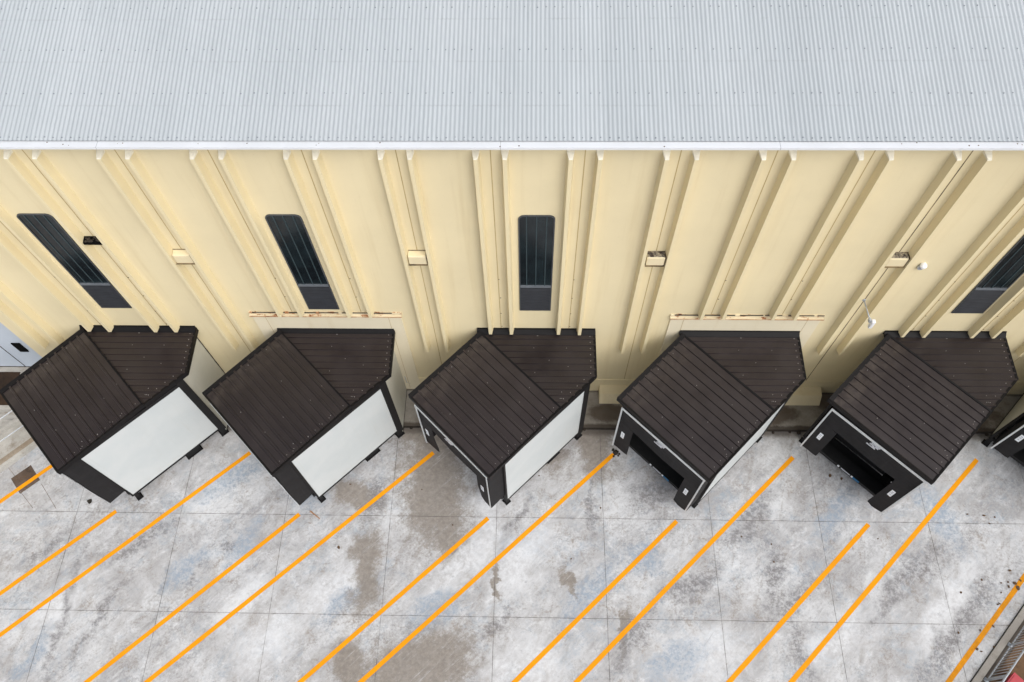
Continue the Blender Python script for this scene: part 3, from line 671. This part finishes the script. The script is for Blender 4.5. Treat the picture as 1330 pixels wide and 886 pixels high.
    sl(tc-.13,tc+.17,z,z); sl(tc-.16,tc-.02,z-.09,z-.09); sl(tc+.03,tc+.14,z-.09,z-.09); sl(tc-.23,tc+.07,z-.19,z-.19,.04); sl(tc-.13,tc+.0,z,z-.17,.05); sl(tc+.0,tc+.12,z,z-.08,.05); sl(tc-.03,tc+.05,z-.08,z-.18,.05)
    m.build('emblem', M['logo'], hd)
    m = MB(); m.fbox(F,(-.03,tl-.01,zt-.045),(.0,tr+.012,zt+.035)); m.fbox(F,(-.03,tl-.01,.97),(-.002,tl+.04,zt-.046)); m.fbox(F,(-.014,tr-.05,.92),(-.002,tr-.002,zt-.046)); m.build('trim', M['alu'], root)
    # leveller plate, bumpers and the added dark panel behind the opening
    lv = MB(); lv.fbox(F,(.55,.30,.44),(1.0,3.45,.60)); lv.fbox(F,(1.35,.30,.56),(3.0,3.4,1.10)); lv.fbox(F,(1.0,.30,.45),(1.35,3.4,.50)); lo_ = lv.build('dock_leveller', M['plate'], root, bevel=.006)
    m = MB(); m.fbox(F,(.53,1.56,.515),(.549,1.63,.60),0); m.fbox(F,(.53,1.70,.535),(.549,2.06,.58),1); m.fbox(F,(.53,2.10,.515),(.549,2.17,.60),0); m.fbox(F,(.53,2.17,.50),(.549,2.42,.604),2); m.build('name_strip', [M['sticker'],M['logo'],M['blue']], lo_)
    for t0 in (.60,2.84):
        m = MB(); m.fbox(F,(1.10,t0,.62),(1.34,t0+.30,1.06)); m.build('bumper', M['deep'], root, bevel=.02)
    m = MB(); m.fbox(F,(2.95,.17,1.20),(3.0,3.5,4.3)); m.build('inner_dark_panel', M['deep'], root)  # black panel added to make the opening read dark
    return root
proto = make_shelter()
SH = [(-2,'dark roofed dock shelter at the left end of the row, beside the square drain grate'),
      (-1,'dark roofed dock shelter under the left rusty lintel strip, second from the left end'),
      (0,'middle dock shelter, its black curtain flaps hanging over the large tan stain on the concrete'),
      (1,'dark roofed dock shelter above the sloped cream plinth block, under the right rusty lintel strip'),
      (2,'dark roofed dock shelter with its black front opening widely visible, below the white wall lamp'),
      (3,'dark roofed dock shelter cut off by the right edge of the photo')]
for k, lab in SH:
    o = proto if k == 0 else copy_tree(proto)
    o.location = (OX+PITCH*k, OY+(-.03 if k == 1 else 0), 0); o['label'] = lab

# ------------------------------------------------------------------ left end: landing, mat, ramp, rails, drain
l = MB(); l.box((-22,10.75,0),(-18.05,WALL+.25,1.19)); tag(l.build('landing', M['ramp'], off=(-20,11.5,0), bevel=.015), 'raised concrete landing below the pale blue grey door', 'landing')
l = MB(); l.box((-21.5,10.9,1.192),(-18.72,12.22,1.215)); tag(l.build('door_mat', M['mat'], off=(-20,11.5,1.192)), 'dark brown mat lying on the raised landing by the door', 'mat')
def dg(p):  # frame along the 45 degree truck axis: a along, c = (x-y)/sqrt2 across
    a, c, z = p; return ((a+c)*S2, (a-c)*S2, z)
CR = -27.77*S2
l = MB(); l.hexa([dg(p) for p in [(-16,CR-2.6,0),(-5.25,CR-2.6,0),(-5.25,CR,0),(-16,CR,0),(-16,CR-2.6,.2),(-5.25,CR-2.6,.2),(-5.25,CR,.2),(-16,CR,.2)]])
l.hexa([dg(p) for p in [(-16,CR-1.35,.2),(-5.25,CR-1.35,.2),(-5.25,CR-1.2,.2),(-16,CR-1.2,.2),(-16,CR-1.35,.36),(-5.25,CR-1.35,.36),(-5.25,CR-1.2,.36),(-16,CR-1.2,.36)]])
l.hexa([dg(p) for p in [(-16,CR-.34,.2),(-5.25,CR-.34,.2),(-5.25,CR-.14,.2),(-16,CR-.14,.2),(-16,CR-.34,.206),(-5.25,CR-.34,.206),(-5.25,CR-.14,.206),(-16,CR-.14,.206)]],1)
tag(l.build('ramp', [M['ramp'],M['rampdirt']], off=dg((-8,CR-1,0))), kind='structure')
for c, lab in ((-28.05*S2,'pale handrail along the edge of the ramp, nearer the yard'),(-29.2*S2,'pale handrail on the inner side of the ramp, nearer the brown mat')):
    t = empty('handrail', dg((-7,c,.2)), lab, 'handrail', 'handrails on the ramp'); q = dg((-7,c,.2))
    a = MB(); a.tube(dg((-12,c,1.2)),dg((-5.5,c,1.2)),.024); a.build('top_rail', M['white_rail'], t, q)
    for k in (-12,-9.9,-7.7,-5.5):
        a = MB(); a.tube(dg((k,c,.2)),dg((k,c,1.2)),.022); a.build('post', M['white_rail'], t, q)
# drain grate
gx, gy = -18.02, 8.55; ga = R(43)
def gr(p): x, y, z = p; return (gx+x*math.cos(ga)-y*math.sin(ga), gy+x*math.sin(ga)+y*math.cos(ga), z)
t = empty('drain_grate', (gx,gy,0), 'square rusty drain grate full of brown leaves in the yard', 'drain'); q = (gx,gy,0)
a = MB(); hw = .38
a.fbox(gr,(-hw,-hw,.0004),(hw,hw,.0012)); a.build('pit', M['grate'], t, q)
a = MB()
for (p0, p1) in (((-hw,-hw),(hw,-hw+.04)),((-hw,hw-.04),(hw,hw)),((-hw,-hw+.04),(-hw+.04,hw-.04)),((hw-.04,-hw+.04),(hw,hw-.04))): a.fbox(gr,(p0[0],p0[1],.0012),(p1[0],p1[1],.0034))
for k in range(9): a.fbox(gr,(-hw+.06+k*.078,-hw+.04,.0012),(-hw+.085+k*.078,hw-.04,.0030))
a.build('grille', M['grate'], t, q)
a = MB()
for k in range(70): a.dome(gr((random.uniform(-.33,.33),random.uniform(-.33,.33),.0005)),random.uniform(.012,.035),(0,0,1),0,.10,2,5)
tag(a.build('leaf_litter', M['leaf'], t, q), kind='stuff')

# ------------------------------------------------------------------ right corner: kerb, soil, railing, bin
c0 = 11.2*S2
k = MB(); k.hexa([dg(p) for p in [(-30,c0,0),(22.9,c0,0),(22.9,c0+.20,0),(-30,c0+.20,0),(-30,c0,.06),(22.9,c0,.06),(22.9,c0+.20,.06),(-30,c0+.20,.06)]])
k.hexa([dg(p) for p in [(-30,c0+.20,0),(22.6,c0+.20,0),(22.6,c0+.42,0),(-30,c0+.42,0),(-30,c0+.20,.012),(22.6,c0+.20,.012),(22.6,c0+.42,.012),(-30,c0+.42,.012)]],1)
k.hexa([dg(p) for p in [(-30,c0-.022,0),(22.9,c0-.022,0),(22.9,c0,0),(-30,c0,0),(-30,c0-.022,.006),(22.9,c0-.022,.006),(22.9,c0,.006),(-30,c0,.006)]],2)
tag(k.build('kerb', [M['kerb'],M['walk'],M['dark']]), kind='structure')
k = MB(); k.hexa([dg(p) for p in [(-30,c0+.42,0),(22.4,c0+.42,0),(22.4,c0+12,0),(-30,c0+12,0),(-30,c0+.42,.03),(22.4,c0+.42,.03),(22.4,c0+12,.03),(-30,c0+12,.03)]])
tag(k.build('soil_bed', M['mud']), kind='structure')
cr = 11.62*S2; q = dg((12,cr,0))
t = empty('railing', dg((12,cr,.0)), 'galvanised metal railing with close upright bars beside the brown soil', 'railing')
a0, a1 = 6.0, 16.6
a = MB(); a.tube(dg((a0,cr,.10)),dg((a1,cr,.10)),.022); a.build('bottom_rail', M['galv'], t, q)
a = MB(); a.tube(dg((a0,cr,1.15)),dg((a1,cr,1.15)),.03,10); a.build('top_rail', M['galv'], t, q)
kk = a0+.2
while kk < a1:
    a = MB(); a.tube(dg((kk,cr,.10)),dg((kk,cr,1.15)),.010,6); a.build('baluster', M['galv'], t, q)
    kk += .125
for kk in (a0,7.8,9.2,10.6,11.75,13.2,14.8,a1):
    a = MB(); a.fbox(dg,(kk-.025,cr-.025,.03),(kk+.025,cr+.025,1.15)); a.fbox(dg,(kk-.06,cr-.07,.012),(kk+.06,cr+.07,.035)); a.build('post', M['galv'], t, q)
# red lidded crate
bx, by = 14.84, 2.22
def rb(p): x, y, z = p; return (bx+x*math.cos(R(43))-y*math.sin(R(43)), by+x*math.sin(R(43))+y*math.cos(R(43)), z)
t = empty('crate', (bx,by,.03), 'red plastic lidded crate on the brown soil behind the railing', 'crate'); q = (bx,by,.03)
a = MB(); a.hexa([rb(p) for p in [(-.24,-.32,.03),(.24,-.32,.03),(.24,.32,.03),(-.24,.32,.03),(-.29,-.37,.36),(.29,-.37,.36),(.29,.37,.36),(-.29,.37,.36)]]); a.build('body', M['red'], t, q, bevel=.02)
a = MB(); a.fbox(rb,(-.32,-.36,.36),(.32,.36,.40)); a.fbox(rb,(-.25,-.32,.40),(.25,.32,.412)); a.build('lid', M['red'], t, q, bevel=.012)

# ------------------------------------------------------------------ litter
LEAF = [(14.93,7.71,1),(14.82,5.53,1),(15.42,5.44,1),(15.86,5.43,1.6),(15.91,5.28,1.8),(16.06,5.53,1.2),(15.33,5.13,1),(14.63,3.45,1.4),(15.18,4.79,1.1),(15.12,4.76,1),(15.65,5.47,1),(15.63,5.32,1.5),(15.81,5.84,1.3),(14.78,4.08,1.3),(14.34,3.95,1.1),(14.09,3.4,1.3),(14.2,3.33,1),(15.48,7.67,1.3),(15.83,7.62,1),(13.64,3.87,1.1),(-3.79,8.35,.8),(7.17,6.84,.9),(8.14,6.6,.9),(8.13,6.01,1),(-6.47,6.29,1.6),(1.4,6.02,1),(-2.64,7.11,.9),(12.84,9.2,1),(10.91,8.92,1.3),(10.53,9.03,1.7),(-6.34,8.51,.9),(13.12,8.45,.9),(11.73,6.83,.8),(.32,8.9,.8),(2.45,7.77,.8),(15.59,7.4,.9),(14.04,5.11,1)]
def curled(cx, cy, r, mat, name):
    m = MB(); n = 7; c = (cx,cy,r*.35); rot = random.uniform(0,6.28); el = random.uniform(.5,.9)
    rim = []
    for i in range(n):
        a = 2*math.pi*i/n; rr = r*random.uniform(.75,1.15)
        x, y = rr*math.cos(a), rr*el*math.sin(a); rim.append((cx+x*math.cos(rot)-y*math.sin(rot), cy+x*math.sin(rot)+y*math.cos(rot), .006+random.uniform(0,r*.5)))
    for i in range(n): m.face([c, rim[i], rim[(i+1) % n]]); m.face([(c[0],c[1],.004), (rim[i][0],rim[i][1],max(.004,rim[i][2]-.006)), (rim[(i+1)%n][0],rim[(i+1)%n][1],max(.004,rim[(i+1)%n][2]-.006))])
    for i in range(n):
        j = (i+1) % n; m.face([rim[i],rim[j],(rim[j][0],rim[j][1],max(.004,rim[j][2]-.006)),(rim[i][0],rim[i][1],max(.004,rim[i][2]-.006))])
    return m.build(name, mat, None, (cx,cy,0))
for (x, y, s) in LEAF:
    tag(curled(x, y, .042*s, M['leaf'], 'fallen_leaf'), 'curled dry brown leaf lying on the stained concrete', 'leaf', 'dry leaves lying about the yard')
tag(curled(-15.45,7.76,.11,M['clod'],'mud_clod'), 'black clod of mud below the leftmost dock shelter', 'clod')
m = MB(); m.hexa([(-7.64,7.51,.004),(-7.25,7.24,.004),(-7.24,7.275,.004),(-7.60,7.55,.004),(-7.635,7.515,.03),(-7.255,7.245,.022),(-7.245,7.27,.022),(-7.605,7.545,.03)])
tag(m.build('wood_splinter', M['wood'], None, (-7.45,7.39,0)), 'reddish brown splinter of wood lying below the second dock shelter', 'stick')
m = MB(); m.tube((3.06,9.80,0),(3.07,9.82,.14),.05,8); m.disc((3.06,9.80,0),(0,0,1),.10,.03,8)
for k in range(9): m.dome((3.06+random.uniform(-.14,.14),9.8+random.uniform(-.14,.14),0),random.uniform(.02,.05),(0,0,1),0,.7,2,6)
tag(m.build('anchor_stub', M['clod'], None, (3.06,9.8,0)), 'black cut off anchor stub at the end of an orange line by the fourth shelter', 'anchor')

# ------------------------------------------------------------------ camera, sky, sun
cam = bpy.data.cameras.new('camera'); co = bpy.data.objects.new('camera', cam); C.objects.link(co)
cam.sensor_width = 36; cam.lens = 36*993.478/1330; cam.clip_end = 1000; cam.clip_start = .5
a, b, c = R(28.9066), R(2.93145), R(-2.15307)
R0 = Matrix(((1,0,0),(0,-math.cos(a),-math.sin(a)),(0,math.sin(a),-math.cos(a))))
Rz = Matrix(((math.cos(b),-math.sin(b),0),(math.sin(b),math.cos(b),0),(0,0,1)))
Rr = Matrix(((math.cos(c),-math.sin(c),0),(math.sin(c),math.cos(c),0),(0,0,1)))
Rm = Rr @ R0 @ Rz.transposed()
right, down, fwd = Vector(Rm[0]), Vector(Rm[1]), Vector(Rm[2])
mw = Matrix.Identity(4)
for i in range(3): mw[i][0] = right[i]; mw[i][1] = -down[i]; mw[i][2] = -fwd[i]
mw[2][3] = 26.0
co.matrix_world = mw
sc = bpy.context.scene; sc.camera = co

sd = Vector((.42,-.49,.79)).normalized()
el = math.asin(sd.z); az = math.atan2(sd.x, sd.y)
wd_ = bpy.data.worlds.new('World'); sc.world = wd_; wd_.use_nodes = True
nt = wd_.node_tree; bg = nt.nodes['Background']
sky = nt.nodes.new('ShaderNodeTexSky'); sky.sky_type = 'NISHITA'; sky.sun_disc = False; sky.sun_elevation = el; sky.sun_rotation = az
sky.air_density = 1.0; sky.dust_density = 4.0; sky.ozone_density = 1.0
hs = nt.nodes.new('ShaderNodeHueSaturation'); hs.inputs['Saturation'].default_value = .34
nt.links.new(sky.outputs[0], hs.inputs['Color']); nt.links.new(hs.outputs[0], bg.inputs['Color']); bg.inputs['Strength'].default_value = .13
sl = bpy.data.lights.new('sun', 'SUN'); sl.energy = 1.1; sl.angle = R(55); sl.color = (1,.985,.95)
so = bpy.data.objects.new('sun', sl); C.objects.link(so); so.location = (10,-6,30)
so.rotation_euler = sd.to_track_quat('Z','Y').to_euler()
sc.view_settings.view_transform = 'Standard'; sc.view_settings.look = 'None'; sc.view_settings.gamma = 1; sc.view_settings.use_curve_mapping = False
sc.view_settings.exposure = 0.40
